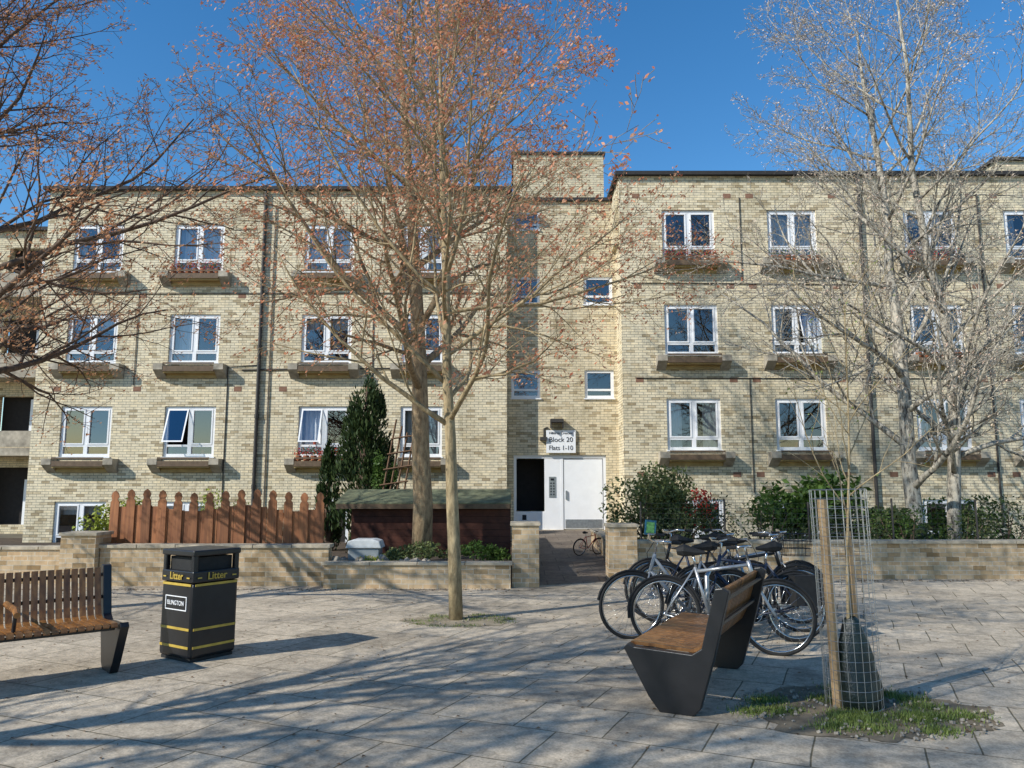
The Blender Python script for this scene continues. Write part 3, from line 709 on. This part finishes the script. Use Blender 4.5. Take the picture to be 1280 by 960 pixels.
for j in range(len(prof)-1):
    for i in range(nn): fs.append((j*nn+i,j*nn+(i+1)%nn,(j+1)*nn+(i+1)%nn,(j+1)*nn+i))
bg_.add(vs,fs); bg_.obj('watering_bag',M_BAG,tg,tilt,smooth=True)

# ------------------------------------------------------------------ tree pits with grass
def patch(name,cx,cy,rx,ry,ngr,gs=.05,seed=1,mt=M_SOIL,conc=.5):
    rr=random.Random(seed); e=empty(name); m=MB(); n=60; vs=[(cx,cy,.012)]
    for i in range(n):
        a=2*math.pi*i/n; q=1+.10*math.sin(3*a+seed)+.07*math.sin(7*a)+rr.uniform(-.09,.09); vs.append((cx+rx*q*math.cos(a),cy+ry*q*math.sin(a),.008))
    m.add(vs,[(0,i+1,(i+1)%n+1) for i in range(n)]); m.obj('soil',mt,e)
    b=MB(); cl=[(rr.uniform(0,6.28),math.sqrt(rr.random())) for _ in range(22)]
    for _ in range(ngr):
        ca,cr=rr.choice(cl); x=cx+rx*cr*math.cos(ca)+rr.gauss(0,rx*.10); y=cy+ry*cr*math.sin(ca)+rr.gauss(0,ry*.10)
        a=rr.random()*6.28; h=gs*rr.uniform(.3,1.2); lx,ly=math.cos(a),math.sin(a)
        b.add([(x-ly*.004,y+lx*.004,.008),(x+ly*.004,y-lx*.004,.008),(x+lx*h*.6,y+ly*h*.6,.008+h*.8)],[(0,1,2)])
    b.obj('grass_blades',L_GRASS,e)
    s_=MB()
    for _ in range(int(ngr/30)):
        a=rr.random()*6.28; q=math.sqrt(rr.random())*1.1; x=cx+rx*q*math.cos(a); y=cy+ry*q*math.sin(a); z=rr.uniform(.005,.018)
        s_.box((x,y,.010+z/2),(z*1.6,z*1.2,z),Euler((rr.random(),rr.random(),rr.random()*3)).to_matrix())
    s_.obj('stones',M_ROCK,e)
patch('tree_pit',2.5,5.75,.80,.62,9000,.045,2,mat('dry_soil_pit',(.22,.175,.115),1,var=.5,scale=7,bmp=.6))
patch('tree_pit',-.62,9.45,.62,.42,1400,.03,5,mat('dry_soil',(.34,.28,.19),1,var=.4,scale=8,bmp=.5))
lit=MB(); lr=random.Random(77)
for _ in range(900):
    x=lr.uniform(-6,6); y=lr.uniform(4,12.5); a=lr.random()*6.28; s=lr.uniform(.008,.02)
    lit.add([(x-s*math.cos(a),y-s*math.sin(a),.008),(x+s*.5*math.sin(a),y-s*.5*math.cos(a),.012),(x+s*math.cos(a),y+s*math.sin(a),.008),(x-s*.5*math.sin(a),y+s*.5*math.cos(a),.016)],[(0,1,2,3)])
for _ in range(900):
    x=lr.uniform(-10,10); y=(12.25 if x<0 else 13.4)-abs(lr.gauss(0,.12)); a=lr.random()*6.28; s=lr.uniform(.01,.025)
    lit.add([(x-s*math.cos(a),y-s*math.sin(a),.008),(x+s*.5*math.sin(a),y-s*.5*math.cos(a),.014),(x+s*math.cos(a),y+s*math.sin(a),.008),(x-s*.5*math.sin(a),y+s*.5*math.cos(a),.018)],[(0,1,2,3)])
lit.obj('leaf_litter',leafmat('litter',(.10,.06,.03),(.28,.17,.09),0))

# ------------------------------------------------------------------ shrubs
def bush(name,c,rad,n,s,leaf,seed,blobs=9,stems=True,elong=.5):
    rr=random.Random(seed); e=empty(name); m=MB(); B=[]
    for i in range(blobs):
        a=rr.random()*6.28; q=math.sqrt(rr.random())*.75; z=rr.uniform(.2,.85)
        B.append((Vector((c[0]+rad[0]*q*math.cos(a),c[1]+rad[1]*q*math.sin(a),c[2]+rad[2]*z*(1-.3*q))),rr.uniform(.28,.5)))
    for _ in range(n):
        b,q=rr.choice(B); v_=Vector((rr.gauss(0,1),rr.gauss(0,1),rr.gauss(0,1))).normalized()*rr.uniform(.55,1.08)*q
        p=b+Vector((v_.x*rad[0],v_.y*rad[1],v_.z*rad[2]*.6))
        if p.z<.02: continue
        a=(v_+Vector((rr.gauss(0,.7),rr.gauss(0,.7),rr.gauss(0,.7)+.3))).normalized(); o=Matrix.Rotation(rr.random()*6.28,3,a)@a.orthogonal().normalized(); cc=a.cross(o); k=s*rr.uniform(.6,1.3)
        m.add([p-o*k,p-cc*k*elong,p+o*k,p+cc*k*elong],[(0,1,2,3)])
    m.obj('foliage',leaf,e)
    if stems:
        t=MB()
        for b,q in B: t.tube([(c[0]+rr.gauss(0,.06),c[1]+rr.gauss(0,.06),c[2]),((c[0]+b.x)/2+rr.gauss(0,.05),(c[1]+b.y)/2,(c[2]+b.z)/2),tuple(b)],[.02,.014,.008],5)
        t.obj('stems',M_BK4,e)
bush('evergreen_shrub',(2.75,15.6,.2),(1.05,.8,2.0),6500,.045,L_GR2,1,16)
bush('flowering_shrub',(3.6,16.5,.3),(.9,.6,1.4),2500,.04,L_GR,2,9)
bush('red_flowers',(3.75,15.3,.8),(.5,.3,.8),300,.04,L_RED,3,7,False)
bush('broadleaf_shrub',(6.0,16,.2),(1.3,.7,1.85),2600,.085,L_GR,4,12)
bush('broadleaf_shrub',(7.3,15.6,.1),(1.0,.7,1.3),1600,.08,L_GR2,6,9)
bush('evergreen_shrub',(9.6,16.4,.1),(1.6,.7,1.4),3000,.05,L_GR,7,12)
bush('evergreen_shrub',(12.0,16,.1),(1.2,.7,1.2),2500,.05,L_DK,8,10)
for i,x in enumerate((3.0,3.8,4.6,5.5,6.4,7.3,8.3,9.2,10.2,11.2,12.2)):
    bush('dry_shrub',(x,14.35+.2*(i%2),.2),(.7,.3,1.05+.25*((i*7)%3)/2),1000,.03,[L_GR2,L_DK,L_GR][i%3],20+i,8)
bush('lime_shrub',(-7.9,15.5,.2),(.7,.4,1.4),1800,.04,L_YEL,9,9)
bush('lime_shrub',(-6.9,18.5,.1),(.8,.4,1.5),1200,.04,L_YEL,19,8)
bush('flowering_shrub',(-1.6,13.0,.28),(.7,.3,.42),1500,.03,L_GR2,10,9,False)
bush('flowering_shrub',(-.5,13.0,.28),(.45,.3,.5),1500,.03,L_GR,12,9,False)
bush('flowering_shrub',(-2.3,12.75,.3),(.4,.2,.18),500,.02,L_YEL,13,6,False)
def conifer(c,h,r,n,seed):
    rr=random.Random(seed); e=empty('conifer_tree'); m=MB()
    plumes=[(rr.random()*6.28,rr.uniform(.08,.9)) for _ in range(34)]
    for _ in range(n):
        az,zz=rr.choice(plumes); z=zz+rr.gauss(0,.05); z=min(max(z,.0),1.0)
        prof=(1-z)**.55*(.55+.45*min(1,z*5)); a=az+rr.gauss(0,.35); q=r*prof*rr.uniform(.5,1.18)
        p=Vector((c[0]+q*math.cos(a),c[1]+q*math.sin(a),c[2]+h*z))
        d=Vector((math.cos(a)*.5+rr.gauss(0,.3),math.sin(a)*.5+rr.gauss(0,.3),1)).normalized(); o=d.orthogonal().normalized(); o=Matrix.Rotation(rr.random()*6.28,3,d)@o; k=rr.uniform(.05,.14)
        m.add([p-o*k*.22,p+d*k*.8,p+o*k*.22,p-d*k*.6],[(0,1,2,3)])
    m.obj('foliage',L_DK,e); t=MB(); t.tube([c,(c[0],c[1],c[2]+h*.85)],[r*.4,.03],8); t.obj('trunk',M_BK4,e)
conifer((-3.6,19,0),4.6,.88,12000,1); conifer((-4.55,19.3,0),2.7,.38,3000,2); conifer((2.95,15.1,.3),.9,.16,700,3)
bush('hanging_shrub',(-2.95,18.2,1.2),(.35,.3,1.3),1200,.04,L_GR,33,7,False)

rk=empty('planter_rocks'); m=MB()
for i in range(16):
    x=-2.85+R.random()*1.5; y=12.58+R.random()*.4; z=R.uniform(.05,.11)
    m.box((x,y,.34+z*.4),(z*2.2,z*1.6,z*1.2),Euler((R.random(),R.random(),R.random()*3)).to_matrix())
m.obj('stones',M_ROCK,rk,bevel=.02)
wf=empty('wire_fence'); m=MB()
for i in range(12):
    x=2.3+i*1.5; m.tube([(x,13.95,0),(x,13.95,1.32+R.uniform(-.05,.05))],.018,5)
for j in range(8): m.tube([(2.3,13.95,.65+j*.09),(18.8,13.95,.65+j*.09)],.0022,3)
for i in range(165): m.tube([(2.3+i*.1,13.95,.62),(2.3+i*.1,13.95,1.28)],.0018,3)
m.obj('posts_and_wire',M_PIPE,wf)
gs=empty('garden_sign'); m=MB(); m.box((2.45,13.85,.86),(.2,.02,.26),Matrix.Rotation(.1,3,'Y')); m.obj('board',mat('blue_board',(.03,.16,.26),.5,var=.5,scale=14,bmp=0),gs)
m=MB(); m.box((2.45,13.835,.86),(.14,.006,.19),Matrix.Rotation(.1,3,'Y')); m.obj('picture',mat('green_picture',(.14,.38,.12),.5,var=.6,scale=25,bmp=0),gs)
m=MB(); m.tube([(2.45,13.87,0),(2.45,13.87,.8)],.012,5); m.obj('stick',M_STAKE,gs)
